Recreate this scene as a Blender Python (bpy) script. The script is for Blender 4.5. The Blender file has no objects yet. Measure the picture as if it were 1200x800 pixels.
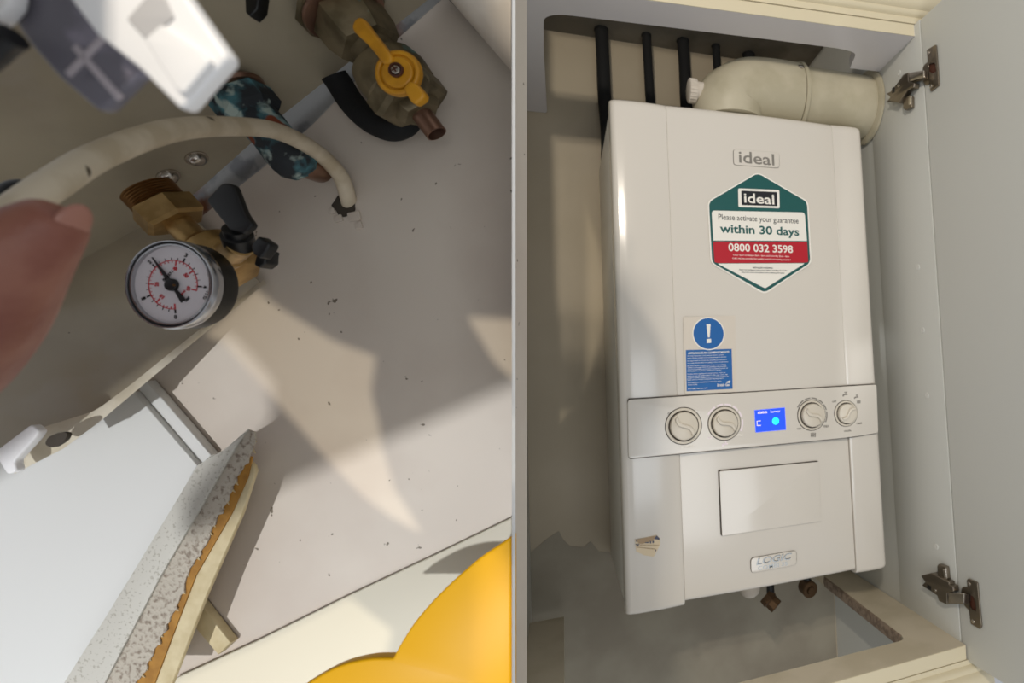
import bpy, bmesh, math, random
from mathutils import Vector, Matrix, Euler
random.seed(7)
sc = bpy.context.scene
COL = sc.collection
F = 663.0                                   # focal length in pixels of a 1200x800 frame
R3 = Matrix(((0.9393441, -0.33957001, -0.04821692),
             (0.34207305, 0.9377618, 0.05990688),
             (0.02487341, -0.07276688, 0.99703876)))   # rows: camera right / forward / up in world axes
CAM = Vector((-0.07044494, -0.78349617, 0.30465046))
CX, CY, CZ = R3[0].copy(), R3[1].copy(), R3[2].copy()
def cw(x, y, z): return CAM + CX * x + CY * y + CZ * z
def Lp(px, py, d): return cw((px - 900) / F * d, d, (400 - py) / F * d)
def ray(px, py): return CX * ((px - 900) / F) + CY + CZ * ((400 - py) / F)
def hit(px, py, ax, val):
    v = ray(px, py); return CAM + v * ((val - CAM[ax]) / v[ax])
def hit_plane(px, py, p0, n):
    v = ray(px, py); return CAM + v * ((p0 - CAM).dot(n) / v.dot(n))
def fr(o, a, b, c): # frame matrix from origin and three axes
    m = Matrix.Identity(4)
    for i in range(3): m[i][0], m[i][1], m[i][2], m[i][3] = a[i], b[i], c[i], o[i]
    return m
X, Y, Z = Vector((1, 0, 0)), Vector((0, 1, 0)), Vector((0, 0, 1))
FRONT = fr(Vector((0, 0, 0)), X, Z, -Y)     # coords (X, Z, towards viewer)
XS = 0.435
SIDE = fr(Vector((XS, 0, 0)), -Y, Z, -X)    # coords (-Y, Z, away from the panel)
FLAT = fr(Vector((0, 0, 0)), X, Y, Z)
def LF(d): return fr(cw(0, d, 0), CX, CZ, -CY)
def lx(px, py, d): return ((px - 900) / F * d, (400 - py) / F * d)
def lpoly(pts, d): return [lx(x, y, d) for x, y in pts]
def fx(px, py): p = hit(px, py, 1, 0.0); return (p.x, p.z)
def fpoly(pts): return [fx(x, y) for x, y in pts]
def spoly(pts, x=XS): return [(-p.y, p.z) for p in (hit(a, b, 0, x) for a, b in pts)]

# ------------------------------------------------------------------ geometry: (verts, faces)
def from_mesh(me, M=None):
    vs = [(M @ v.co if M else v.co.copy()) for v in me.vertices]
    return vs, [tuple(p.vertices) for p in me.polygons]
def from_bm(bm, M=None):
    bm.verts.index_update()
    vs = [(M @ v.co if M else v.co.copy()) for v in bm.verts]
    fs = [tuple(v.index for v in f.verts) for f in bm.faces]
    bm.free(); return vs, fs
def eval_obj(o, M=None):
    COL.objects.link(o)
    dg = bpy.context.evaluated_depsgraph_get(); dg.update()
    me = bpy.data.meshes.new_from_object(o.evaluated_get(dg))
    g = from_mesh(me, M)
    data = o.data
    bpy.data.objects.remove(o); bpy.data.meshes.remove(me)
    if isinstance(data, bpy.types.Curve): bpy.data.curves.remove(data)
    else: bpy.data.meshes.remove(data)
    return g
def rnd(pts, r, n=5):
    """round the corners of a polygon; r number or list"""
    out = []; N = len(pts)
    for i in range(N):
        p = Vector(pts[i]); a = Vector(pts[i - 1]); b = Vector(pts[(i + 1) % N])
        ri = r[i] if isinstance(r, (list, tuple)) else r
        u, v = (a - p), (b - p)
        if ri <= 0: out.append(tuple(p)); continue
        L = min(ri, u.length * .49, v.length * .49)
        s, e = p + u.normalized() * L, p + v.normalized() * L
        for k in range(n + 1):
            t = k / n
            q = s * (1 - t) ** 2 + p * 2 * t * (1 - t) + e * t * t
            out.append(tuple(q))
    return out
def rect(x0, z0, x1, z1): return [(x0, z0), (x1, z0), (x1, z1), (x0, z1)]
def circ(cx, cy, r, n=40, a0=0, a1=360, ry=None):
    ry = ry or r
    k = n if a1 - a0 >= 360 else n + 1
    return [(cx + r * math.cos(math.radians(a0 + (a1 - a0) * i / n)), cy + ry * math.sin(math.radians(a0 + (a1 - a0) * i / n))) for i in range(k)]
def plate(polys, M, front, th, bev=0.0, res=2):
    """filled outline(s) (later ones are holes), front face at 'front' along the frame's third axis"""
    if not isinstance(polys[0][0], (list, tuple)): polys = [polys]
    cu = bpy.data.curves.new('c', 'CURVE'); cu.dimensions = '2D'; cu.fill_mode = 'BOTH'
    for pl in polys:
        s = cu.splines.new('POLY'); s.points.add(len(pl) - 1); s.use_cyclic_u = True
        for q, p in zip(s.points, pl): q.co = (p[0], p[1], 0, 1)
    cu.extrude = th / 2 - bev; cu.bevel_depth = bev; cu.bevel_resolution = res; cu.offset = -bev
    o = bpy.data.objects.new('c', cu)
    return eval_obj(o, M @ Matrix.Translation((0, 0, front - th / 2)))
def box(p0, p1, bev=0.0, seg=2, M=None):
    bm = bmesh.new(); bmesh.ops.create_cube(bm, size=1)
    p0, p1 = Vector(p0), Vector(p1); c = (p0 + p1) / 2; d = p1 - p0
    for v in bm.verts: v.co = Vector((c[i] + v.co[i] * abs(d[i]) for i in range(3)))
    if bev: bmesh.ops.bevel(bm, geom=bm.edges[:], offset=bev, segments=seg, affect='EDGES', profile=.5)
    return from_bm(bm, M)
def basis(d):
    d = d.normalized(); h = Vector((0, 0, 1)) if abs(d.z) < .9 else Vector((1, 0, 0))
    a = d.cross(h).normalized(); return a, d.cross(a).normalized()
def lathe(A, dirv, prof, n=32, cap=True, rot=0.0, up=None):
    d = dirv.normalized(); a, b = basis(d)
    if up is not None:
        a = (up - d * up.dot(d)).normalized(); b = d.cross(a)
    V, Fc = [], []
    for t, r in prof:
        for k in range(n):
            an = 2 * math.pi * k / n + rot
            V.append(A + d * t + a * (r * math.cos(an)) + b * (r * math.sin(an)))
    for i in range(len(prof) - 1):
        for k in range(n):
            k2 = (k + 1) % n
            Fc.append((i * n + k, i * n + k2, (i + 1) * n + k2, (i + 1) * n + k))
    if cap:
        Fc.append(tuple(range(n))[::-1]); Fc.append(tuple(range((len(prof) - 1) * n, len(prof) * n)))
    return V, Fc
def crom(pts, sub=8):
    out = []; N = len(pts)
    for i in range(N - 1):
        p0, p1, p2, p3 = pts[max(i - 1, 0)], pts[i], pts[i + 1], pts[min(i + 2, N - 1)]
        for k in range(sub):
            t = k / sub
            out.append(tuple(.5 * (2 * b + (c - a) * t + (2 * a - 5 * b + 4 * c - d) * t * t + (-a + 3 * b - 3 * c + d) * t ** 3) for a, b, c, d in zip(p0, p1, p2, p3)))
    out.append(tuple(pts[-1])); return out
def tube(pts, n=20, sub=8, cap=True):
    """pts: (x,y,z,r)"""
    P = crom([tuple(p) for p in pts], sub) if sub else pts
    V, Fc = [], []; prev = None
    for i, p in enumerate(P):
        c = Vector(p[:3]); a = Vector(P[max(i - 1, 0)][:3]); b = Vector(P[min(i + 1, len(P) - 1)][:3])
        d = (b - a).normalized()
        if prev is None: u, _ = basis(d)
        else: u = (prev - d * prev.dot(d)).normalized()
        prev = u; w = d.cross(u)
        for k in range(n):
            an = 2 * math.pi * k / n; V.append(c + u * (p[3] * math.cos(an)) + w * (p[3] * math.sin(an)))
    for i in range(len(P) - 1):
        for k in range(n):
            k2 = (k + 1) % n; Fc.append((i * n + k, i * n + k2, (i + 1) * n + k2, (i + 1) * n + k))
    if cap:
        Fc.append(tuple(range(n))[::-1]); Fc.append(tuple(range((len(P) - 1) * n, len(P) * n)))
    return V, Fc
def extr(prof, a, b, f):
    """closed 2-D profile swept straight from a to b; f maps (p, t) to world"""
    n = len(prof); V = [f(p, a) for p in prof] + [f(p, b) for p in prof]
    Fc = [(i, (i + 1) % n, n + (i + 1) % n, n + i) for i in range(n)] + [tuple(range(n))[::-1], tuple(range(n, 2 * n))]
    return V, Fc

# ------------------------------------------------------------------ materials
def lin(c):
    if isinstance(c, str): c = [int(c[i:i + 2], 16) / 255 for i in (0, 2, 4)]
    return tuple((x / 12.92 if x <= .04045 else ((x + .055) / 1.055) ** 2.4) for x in c) + (1,)
def mat(name, col, rough=.5, metal=0.0, var=None, vscale=25, vmin=.42, vmax=.6, detail=5, bump=0, bscale=300, speck=None, sscale=120, sthr=.72, coat=0, emit=None, estr=1, trans=0, var2=None, v2scale=60, v2min=.55, v2max=.62, stretch=None, spec=.5):
    m = bpy.data.materials.new(name); m.use_nodes = True
    nt = m.node_tree; N = nt.nodes; L = nt.links; b = N['Principled BSDF']
    b.inputs['Roughness'].default_value = rough; b.inputs['Metallic'].default_value = metal
    b.inputs['Coat Weight'].default_value = coat; b.inputs['Coat Roughness'].default_value = .12
    b.inputs['Specular IOR Level'].default_value = spec
    b.inputs['Transmission Weight'].default_value = trans
    b.inputs['Base Color'].default_value = lin(col)
    tc = N.new('ShaderNodeTexCoord'); src = tc.outputs['Object']
    if stretch:
        mp = N.new('ShaderNodeMapping'); mp.inputs['Scale'].default_value = stretch; L.new(src, mp.inputs['Vector']); src = mp.outputs['Vector']
    cur = None
    def layer(cur, c2, scale, lo, hi, det):
        n = N.new('ShaderNodeTexNoise'); n.inputs['Scale'].default_value = scale; n.inputs['Detail'].default_value = det; L.new(src, n.inputs['Vector'])
        r = N.new('ShaderNodeMapRange'); r.inputs['From Min'].default_value = lo; r.inputs['From Max'].default_value = hi; L.new(n.outputs['Fac'], r.inputs['Value'])
        x = N.new('ShaderNodeMix'); x.data_type = 'RGBA'; L.new(r.outputs['Result'], x.inputs['Factor'])
        if cur is None: x.inputs['A'].default_value = lin(col)
        else: L.new(cur, x.inputs['A'])
        x.inputs['B'].default_value = lin(c2); return x.outputs['Result']
    if var: cur = layer(cur, var, vscale, vmin, vmax, detail)
    if var2: cur = layer(cur, var2, v2scale, v2min, v2max, 4)
    if speck: cur = layer(cur, speck, sscale, sthr, sthr + .03, 2)
    if cur is not None: L.new(cur, b.inputs['Base Color'])
    if bump:
        n = N.new('ShaderNodeTexNoise'); n.inputs['Scale'].default_value = bscale; n.inputs['Detail'].default_value = 4; L.new(src, n.inputs['Vector'])
        u = N.new('ShaderNodeBump'); u.inputs['Strength'].default_value = bump; u.inputs['Distance'].default_value = .001
        L.new(n.outputs['Fac'], u.inputs['Height']); L.new(u.outputs['Normal'], b.inputs['Normal'])
    if emit:
        b.inputs['Emission Color'].default_value = lin(emit); b.inputs['Emission Strength'].default_value = estr
    return m
M = {}
M['wallL'] = mat('white painted wall', 'ccc1b3', .5, var='c3b6a8', vscale=9, speck='6f6454', sscale=150, sthr=.72, bump=.08, bscale=60)
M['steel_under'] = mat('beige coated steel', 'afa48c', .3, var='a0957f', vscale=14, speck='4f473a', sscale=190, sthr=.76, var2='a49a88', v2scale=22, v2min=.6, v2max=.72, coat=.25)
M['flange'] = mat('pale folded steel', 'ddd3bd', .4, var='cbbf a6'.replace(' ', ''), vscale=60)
M['bracket'] = mat('grey zinc strip', '8e8d8a', .45, .3, var='6b3d1c', vscale=22, vmin=.56, vmax=.64, var2='6f6f70', v2scale=40)
M['panelL'] = mat('white melamine', 'd4d3ce', .45, speck='6b5a3c', sscale=90, sthr=.82)
M['lam'] = mat('speckled laminate', 'bfbbb0', .6, speck='a6a194', sscale=600, sthr=.60)
M['chip'] = mat('raw chipboard core', 'b4ab9c', .95, var='85786a', vscale=420, vmin=.5, vmax=.66, bump=1.0, bscale=420, detail=6)
M['hard'] = mat('brown hardboard', 'a5752b', .75, var='93651f', vscale=120)
M['edge'] = mat('cream edge strip', 'c9b992', .55, var='b9a77e', vscale=70)
M['yellow'] = mat('glossy yellow plastic', 'dca200', .42, spec=.22)
M['ledge'] = mat('cream white board', 'cbc4b1', .5)
M['cable'] = mat('aged white cable sheath', 'cdbfa6', .5, var='b9a98d', vscale=60, speck='4a3f30', sscale=70, sthr=.665, bump=.15, bscale=120)
M['skin'] = mat('skin', '94604e', .5, var='80493a', vscale=55, bump=.25, bscale=500)
M['nail'] = mat('fingernail', 'a3705f', .4)
M['brass'] = mat('brass', 'b59561', .36, .8, var='a08150', vscale=120, bump=.1, bscale=900)
M['brassT'] = mat('thread brass', '7d5a33', .4, .9)
M['dullbrass'] = mat('tarnished brass', '7d7056', .5, .5, var='5a5039', vscale=60, var2='5b7d78', v2scale=70, v2min=.64, v2max=.7, bump=.2, bscale=200)
M['black'] = mat('black plastic', '0e0e0f', .4)
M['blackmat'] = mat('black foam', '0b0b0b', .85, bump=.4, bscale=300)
M['gaugecase'] = mat('black gauge case', '17150f', .45)
M['chrome'] = mat('chrome bezel', 'b8b8ba', .18, .9)
M['dial'] = mat('white dial', 'ded9dc', .55)
M['ink'] = mat('black ink', '0a0a0c', .6)
M['redink'] = mat('red ink', 'c8323a', .6)
M['handleY'] = mat('yellow lever plastic', 'c98d17', .45, var='b57c10', vscale=90)
M['recess'] = mat('brown recess', '4a2412', .6)
M['steel'] = mat('bright steel', 'c4bcb0', .25, .95)
M['verd'] = mat('verdigris copper', '23282c', .75, var='4f8790', vscale=60, vmin=.44, vmax=.58, var2='a9b9b0', v2scale=110, v2min=.54, v2max=.64, speck='7d3a1c', sscale=40, sthr=.6, bump=.6, bscale=180)
M['copper'] = mat('brown copper', '8b6b59', .35, .8)
M['plugW'] = mat('white plug plastic', 'eeecea', .4)
M['plugG'] = mat('grey smoky plastic', '67646c', .35, var='8d8794', vscale=70, vmin=.5, vmax=.62, var2='47454f', v2scale=45)
M['plugV'] = mat('mauve ribs', 'a79ea2', .5)
M['plugR'] = mat('pale grey recess', 'b9b6b4', .5)
M['pipeW'] = mat('off white plastic pipe', 'd3cabd', .5, var='c4b9aa', vscale=30)
M['divider'] = mat('grey white divider', 'b9bbbd', .5)
# right hand scene
M['wallB'] = mat('cream painted wall', 'ada08a', .6, var='a89b84', vscale=5, speck='6a604e', sscale=70, sthr=.8)
M['plaster'] = mat('bare grey plaster', '98907f', .8, var='8b8272', vscale=8)
M['ceil'] = mat('grey ceiling', '8a8478', .8, var='756f63', vscale=12)
M['mel'] = mat('white melamine board', 'cdcdc6', .5, bump=.05, bscale=500)
M['melT'] = mat('lilac white board underside', 'd4d0d0', .5)
M['cream'] = mat('cream moulding', 'd8ccae', .5)
M['shelf'] = mat('beige board top', 'd0c4ad', .6, var='c4b89f', vscale=14, speck='5d5140', sscale=80, sthr=.78)
M['raw'] = mat('raw sawn edge', '9a8876', .95, var='7c6a5a', vscale=150, bump=.8, bscale=400)
M['boiler'] = mat('glossy white boiler plastic', 'd9d2c7', .22, coat=.4)
M['boilerS'] = mat('white boiler side', 'd6d2c8', .3)
M['seam'] = mat('dark seam', '3c342a', .7)
M['grey'] = mat('grey print', '7f7a72', .6)
M['pinkprint'] = mat('pale pink print', 'f2e4ea', .6)
M['green'] = mat('teal green print', '0f5552', .4)
M['white'] = mat('white print', 'f1ece2', .45)
M['red'] = mat('red print', 'b80f25', .4)
M['dark'] = mat('near black print', '15161c', .4)
M['blue'] = mat('blue print', '0b5fa6', .4)
M['clear'] = mat('pale sticker film', 'd8cec0', .35)
M['knob'] = mat('cream knob', 'd6cdbd', .35)
M['lcd'] = mat('blue lit display', '1030d0', .3, emit='1a4cff', estr=1.1)
M['led'] = mat('cyan lit dot', '20e0ff', .3, emit='18d8ff', estr=1.3)
M['lcdtext'] = mat('pale lit text', 'e8d8ff', .3, emit='d8c8ff', estr=.8)
M['foil'] = mat('pale gold foil', 'd3bd97', .4)
M['foilD'] = mat('tan foil', '9a7a4c', .4)
M['navy'] = mat('navy print', '14183a', .4)
M['flue'] = mat('cream flue plastic', 'bcb39b', .45, var='afa68d', vscale=18, speck='6e6350', sscale=60, sthr=.76)
M['nickel'] = mat('nickel hinge', '857b6d', .28, .9)
M['bronze'] = mat('dull bronze fitting', '5b452f', .5, .7)
M['cap'] = mat('white plug cap', 'd9d8d2', .4)
M['silver'] = mat('silver lettering', 'cfd6da', .25, .5)

# ------------------------------------------------------------------ objects
def build(name, geos, m, parent=None):
    if not isinstance(geos, list): geos = [geos]
    V, Fc = [], []
    for vs, fs in geos:
        o = len(V); V += vs; Fc += [tuple(i + o for i in f) for f in fs]
    loc = Vector((0, 0, 0)); par = parent
    while par: loc += par.location; par = par.parent
    if parent is None:
        n = len(V); lo = [min(v[i] for v in V) for i in range(3)]; hi = [max(v[i] for v in V) for i in range(3)]
        org = Vector(((lo[0] + hi[0]) / 2, (lo[1] + hi[1]) / 2, lo[2]))
    else: org = loc
    me = bpy.data.meshes.new(name); me.from_pydata([tuple(Vector(v) - org) for v in V], [], Fc)
    bm = bmesh.new(); bm.from_mesh(me); bmesh.ops.remove_doubles(bm, verts=bm.verts, dist=1e-6); bmesh.ops.recalc_face_normals(bm, faces=bm.faces); bm.to_mesh(me); bm.free()
    me.materials.append(M[m]); me.shade_smooth(); me.set_sharp_from_angle(angle=math.radians(38))
    o = bpy.data.objects.new(name, me); COL.objects.link(o)
    if parent: o.parent = parent
    else: o.location = org
    return o
def thing(name, label, cat, loc, group=None):
    o = bpy.data.objects.new(name, None); COL.objects.link(o); o.location = loc; o.empty_display_size = .02
    o['label'] = label; o['category'] = cat
    if group: o['group'] = group
    return o
def tag(o, label, cat, group=None, kind=None):
    o['label'] = label; o['category'] = cat
    if group: o['group'] = group
    if kind: o['kind'] = kind
    return o
def struct(o, label=None, cat=None):
    o['kind'] = 'structure'
    if label: o['label'] = label
    if cat: o['category'] = cat
    return o
def text(body, Mf, cx, cy, w, h, off=.0004, rot=0, bold=0, th=.0002, shear=0):
    """lettering fitted into a w x h box centred at (cx, cy) of the frame Mf"""
    cu = bpy.data.curves.new('t', 'FONT'); cu.body = body; cu.align_x = 'CENTER'; cu.size = 1; cu.offset = bold; cu.resolution_u = 3; cu.shear = shear; cu.extrude = .001
    V, Fc = eval_obj(bpy.data.objects.new('t', cu))
    xs = [v.x for v in V]; ys = [v.y for v in V]
    mx, my = (min(xs) + max(xs)) / 2, (min(ys) + max(ys)) / 2
    sx = w / (max(xs) - min(xs)); sy = h / (max(ys) - min(ys)) if h else sx
    c, s = math.cos(math.radians(rot)), math.sin(math.radians(rot)); out = []
    for v in V:
        a, b = (v.x - mx) * sx, (v.y - my) * sy
        out.append(Mf @ Vector((cx + a * c - b * s, cy + a * s + b * c, off + (th if v.z > 0 else 0))))
    return out, Fc
def frame_strip(outer, inner, Mf, front, th): return plate([outer, inner], Mf, front, th)
def grow(poly, d):
    cx = sum(p[0] for p in poly) / len(poly); cy = sum(p[1] for p in poly) / len(poly)
    out = []
    for p in poly:
        v = Vector((p[0] - cx, p[1] - cy)); out.append((p[0] + v.x / v.length * d, p[1] + v.y / v.length * d))
    return out
# ================================================================== RIGHT: boiler in its cupboard
def sx(px, py): return (fx(px + 1, py)[0] - fx(px - 1, py)[0]) / 2
def sz(px, py): return (fx(px, py - 1)[1] - fx(px, py + 1)[1]) / 2
def ftext(name, body, px, py, w, h, m, par, off, bold=0, rot=0, shear=0):
    c = fx(px, py)
    return build(name, text(body, FRONT, c[0], c[1], w * sx(px, py), h * sz(px, py) if h else 0, off, rot, bold, shear=shear), m, par)
boiler = thing('boiler', 'white wall hung gas boiler with round dials and a blue lit display', 'boiler', (0.1975, 0.278, 0))
build('casing', box((.0015, .03, .001), (.3935, .278, .698), .004), 'boilerS', boiler)
def front_piece(x0, x1, rings, bow=0, rl=0, rr=0, yb=.032, yf=0.0, n=10, g=.0006):
    """front shell: profile over X with edge radii, stacked rings (z, push back)"""
    pr = []
    for i in range(n + 1):                      # left edge
        if rl: a = math.pi / 2 * i / n; pr.append((x0 + rl * (1 - math.sin(a)), yf + rl * (1 - math.cos(a)) ))
    pr = pr[::-1] if rl else [(x0, yf + g), (x0 + g, yf)]
    mid = [(x0 + (x1 - x0) * k / 12, yf - bow * math.sin(math.pi * k / 12)) for k in range(13)]
    pr += [p for p in mid if x0 + max(rl, g) < p[0] < x1 - max(rr, g)]
    if rr:
        for i in range(n + 1):
            a = math.pi / 2 * i / n; pr.append((x1 - rr * (1 - math.sin(a)), yf + rr * (1 - math.cos(a))))
    else: pr += [(x1 - g, yf), (x1, yf + g)]
    pr.sort()
    V, Fc = [], []; ring = [(x0, yb)] + pr + [(x1, yb)]; m = len(ring)
    for z, off in rings:
        for x, y in ring: V.append(Vector((x, min(yb, y + off), z)))
    for i in range(len(rings) - 1):
        for k in range(m): Fc.append((i * m + k, i * m + (k + 1) % m, (i + 1) * m + (k + 1) % m, (i + 1) * m + k))
    Fc += [tuple(range(m))[::-1], tuple(range((len(rings) - 1) * m, len(rings) * m))]
    return V, Fc
top = [(.688, 0), (.693, .0007), (.6965, .0024), (.699, .0055), (.70, .010)]
bot = [(-.002, .008), (-.001, .004), (.0015, .0015), (.005, 0)]
bot2 = [(.003, .006), (.004, .003), (.006, .001), (.009, 0)]
build('left_front_strip', front_piece(0, .0776, bot + top, bow=.0022, rl=.009), 'boiler', boiler)
build('right_front_strip', front_piece(.3408, .395, bot + top, bow=.0018, rr=.009), 'boiler', boiler)
build('front_cover', front_piece(.0777, .3407, [(.2824, 0)] + top, bow=.0035), 'boiler', boiler)
build('lower_cover', front_piece(.0782, .3402, bot2 + [(.2035, .001)], bow=.003, yf=.0025), 'boiler', boiler)
# inspection flap
fl = fpoly([(842, 551), (958, 540), (961, 609.5), (845, 627)])
fl_seam = build('flap', plate(rnd(grow(fl, .0006), .002), FRONT, .0012, .002), 'seam', boiler)
build('flap_cover', plate(rnd([(p[0] + .0009, p[1] - .0009) for p in fl], .002), FRONT, .0022, .002, .0004), 'boiler', fl_seam)
# control panel
cp = [(.0085, .2035), (.3405, .2045), (.3885, .2075), (.3905, .2825), (.01, .2815)]
cps = build('panel_seam', plate(rnd([(.009, .2025), (.3405, .2035), (.3885, .2065), (.3905, .2838), (.01, .2828)], .004), FRONT, .0038, .006), 'seam', boiler)
cpan = build('control_panel', plate(rnd(cp, [.005, .05, .004, .004, .005], 8), FRONT, .0062, .008, .001), 'boiler', boiler)
PF = .0062
def knob(px, py, r, ang, ring2=True):
    c = fx(px, py); c3 = Vector((c[0], -PF, c[1]))
    k = build('knob', lathe(c3, -Y, [(-.001, r * .775), (.0015, r * .775), (.006, r * .775), (.0078, r * .75), (.0085, r * .68)], 48), 'knob', cpan)
    build('knob_collar', [plate([circ(c[0], c[1], r), circ(c[0], c[1], r * .86)], FRONT, PF + .0016, .002, .0003)], 'knob', k)
    build('knob_gap', [plate([circ(c[0], c[1], r * 1.045), circ(c[0], c[1], r * .995)], FRONT, PF + .0005, .001), plate([circ(c[0], c[1], r * .865), circ(c[0], c[1], r * .77)], FRONT, PF + .0012, .001)], 'seam', k)
    # S-shaped grip ridge
    pts = []
    for i in range(25):
        t = -1 + 2 * i / 24; pts.append((t * r * .68, .13 * r * math.sin(t * math.pi)))
    w = .11 * r; cth, sth = math.cos(math.radians(ang)), math.sin(math.radians(ang))
    ol = [(x, y + w) for x, y in pts] + [(x, y - w) for x, y in pts[::-1]]
    ol = [(c[0] + x * cth - y * sth, c[1] + x * sth + y * cth) for x, y in ol]
    build('grip_ridge', plate(ol, FRONT, PF + .0125, .006, .0012), 'knob', k)
    return c
def arc_marks(c, r0, r1, segs, m, name='scale_marks'):
    build(name, [plate(circ(c[0], c[1], r1, 10, a, b) + circ(c[0], c[1], r0, 10, a, b)[::-1], FRONT, PF + .0003, .0004) for a, b in segs], m, cpan)
c1 = knob(800, 498.5, .0247, -47)
c2 = knob(847.5, 495.5, .0232, -37)
c3 = knob(949, 486, .0222, -39)
c4 = knob(989, 484, .0192, 34)
segs = [(150, 118), (112, 92), (87, 65), (60, 40), (35, 14), (8, -28)]
arc_marks(c2, .0255, .0278, segs, 'pinkprint')
arc_marks(c3, .0245, .0262, segs, 'grey')
for b, x, y, w, h, m in [('off', 784.5, 483.5, 6, 3.4, 'grey'), ('on', 816, 482, 5, 3, 'white'), ('preheat', 805, 522.5, 15, 3.6, 'white'), ('min', 831, 512, 5.5, 2.6, 'pinkprint'), ('max', 866, 509, 6, 2.6, 'white'),
                         ('min', 934.5, 501.5, 5, 2.3, 'grey'), ('max', 966, 499, 6, 2.4, 'grey'), ('off', 975.5, 470, 5, 2.4, 'grey'), ('mode', 991, 504, 8, 2.6, 'grey'), ('reset', 1004.5, 495.5, 6, 2.4, 'grey')]:
    ftext('lettering', b, x, y, w, h, m, cpan, PF + .0002, .012)
def tap(px, py, s, m):
    def q(l): return [fx(px + a * s, py + b * s) for a, b in l]
    build('tap_symbol', [plate(q([(-3, 2.4), (-3, .4), (-1.6, -.6), (3, -.9), (3, .6), (-1, .9), (-1.6, 2.4)]), FRONT, PF + .0004, .0004), plate(q([(.4, -1), (.4, -2.4), (-.8, -2.4), (-.8, -3.2), (2.6, -3.4), (2.6, -2.6), (1.5, -2.5), (1.5, -1)]), FRONT, PF + .0004, .0004)], m, cpan)
def rad(px, py, s, m):
    build('radiator_symbol', [plate([fx(px + (-2.6 + 1.4 * i) * s, py - 2.2 * s), fx(px + (-1.7 + 1.4 * i) * s, py - 2.2 * s), fx(px + (-1.7 + 1.4 * i) * s, py + 2.2 * s), fx(px + (-2.6 + 1.4 * i) * s, py + 2.2 * s)], FRONT, PF + .0004, .0004) for i in range(4)], m, cpan)
tap(848, 519.5, 1.15, 'pinkprint'); rad(951, 509, 1.1, 'grey'); tap(988, 462, .95, 'grey'); tap(1001, 465, .8, 'grey'); rad(1004, 470.5, .8, 'grey')
dp = fpoly([(882.5, 480.3), (917.5, 477.2), (919, 502.8), (883.8, 506)])
disp = build('display', plate(grow(dp, .0006), FRONT, PF + .0006, .0016), 'silver', cpan)
build('screen', plate(dp, FRONT, PF + .0010, .001), 'lcd', disp)
build('status_light', plate(circ(*fx(906.8, 492.8), .0052), FRONT, PF + .0016, .0006, .0002), 'led', disp)
build('status_word', text('status', FRONT, *fx(891.5, 482.6), .0145, .0038, PF + .0011, 0, .02), 'lcdtext', disp)
build('burner_word', text('burner', FRONT, *fx(906.5, 481.4), .015, .0034, PF + .0011, 0, 0), 'lcdtext', disp)
cc = fx(887.3, 495.4)
build('status_symbol', plate([(cc[0] - .003, cc[1] + .0036), (cc[0] + .003, cc[1] + .0036), (cc[0] + .003, cc[1] + .0028), (cc[0] - .0021, cc[1] + .0028), (cc[0] - .0021, cc[1] - .0028), (cc[0] + .003, cc[1] - .0028), (cc[0] + .003, cc[1] - .0036), (cc[0] - .003, cc[1] - .0036)], FRONT, PF + .0015, .0005), 'lcdtext', disp)
# raised maker's badge
bd = fpoly([(858.5, 176), (912, 180), (912, 198), (859, 194.3)])
b1 = build('badge', plate(rnd(grow(bd, .0005), .005), FRONT, .0038, .006), 'seam', boiler)
build('badge_plate', plate(rnd(bd, .0048), FRONT, .0050, .004, .0006), 'boiler', b1)
ftext('badge_lettering', 'ideal', 885.5, 187, 41, 13.5, 'grey', b1, .0050, .012)
lg = fpoly([(879.5, 653.5), (932.5, 644.2), (933, 661), (880, 671)])
b2 = build('model_badge', plate(rnd(grow(lg, .0006), .006), FRONT, .0016, .004), 'seam', boiler)
build('badge_plate', plate(rnd(lg, .0055), FRONT, .0024, .003, .0004), 'boiler', b2)
def badge_text(body, px, py, w, h, m, sh=0, bold=.01, off=.0024, dx=0):
    c = fx(px, py); return build('badge_lettering', text(body, FRONT, c[0] + dx, c[1] + dx, w * sx(px, py), h * sz(px, py), off, 0, bold, shear=sh), m, b2)
badge_text('LOGIC', 906.5, 654.2, 42, 7.6, 'seam', .25, .018, .0024, .0004)
badge_text('LOGIC', 906.5, 654.2, 42, 7.6, 'silver', .25, .0, .0027)
badge_text('COMBI 35', 905, 662.2, 35, 4.6, 'silver', 0, .012)
# guarantee sticker
def H(l): return [fx(820 + a / 5, 190 + b / 5) for a, b in l]
hexo = H([(335, 62), (630, 232), (650, 595), (375, 777), (60, 595), (42, 232)])
S0 = .0035
st = build('guarantee_sticker', plate(rnd(hexo, .008), FRONT, S0 + .0003, .0006), 'white', boiler)
st['label'] = 'green six-sided guarantee sticker'
build('green_print', plate(rnd(H([(335, 70), (622, 237), (641, 592), (375, 766), (69, 592), (50, 237)]), .0075), FRONT, S0 + .0006, .0005), 'green', st)
build('white_panel', plate(rnd(H([(65, 288), (608, 299), (622, 465), (75, 463)]), [.005, .005, 0, 0]), FRONT, S0 + .0009, .0005), 'white', st)
build('red_band', plate(rnd(H([(74, 469), (622, 470), (629, 588), (600, 592), (100, 594), (82, 588)]), .001), FRONT, S0 + .0009, .0005), 'red', st)
build('white_corner', plate(rnd(H([(98, 597), (610, 595), (378, 742)]), .003), FRONT, S0 + .0009, .0005), 'white', st)
bdg = build('sticker_badge', plate(rnd(H([(220, 158), (460, 168), (463, 275), (222, 268)]), .0025), FRONT, S0 + .0009, .0005), 'white', st)
build('badge_ground', plate(rnd(H([(238, 172), (446, 181), (448, 262), (240, 256)]), .0012), FRONT, S0 + .0012, .0005), 'dark', st)
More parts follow.
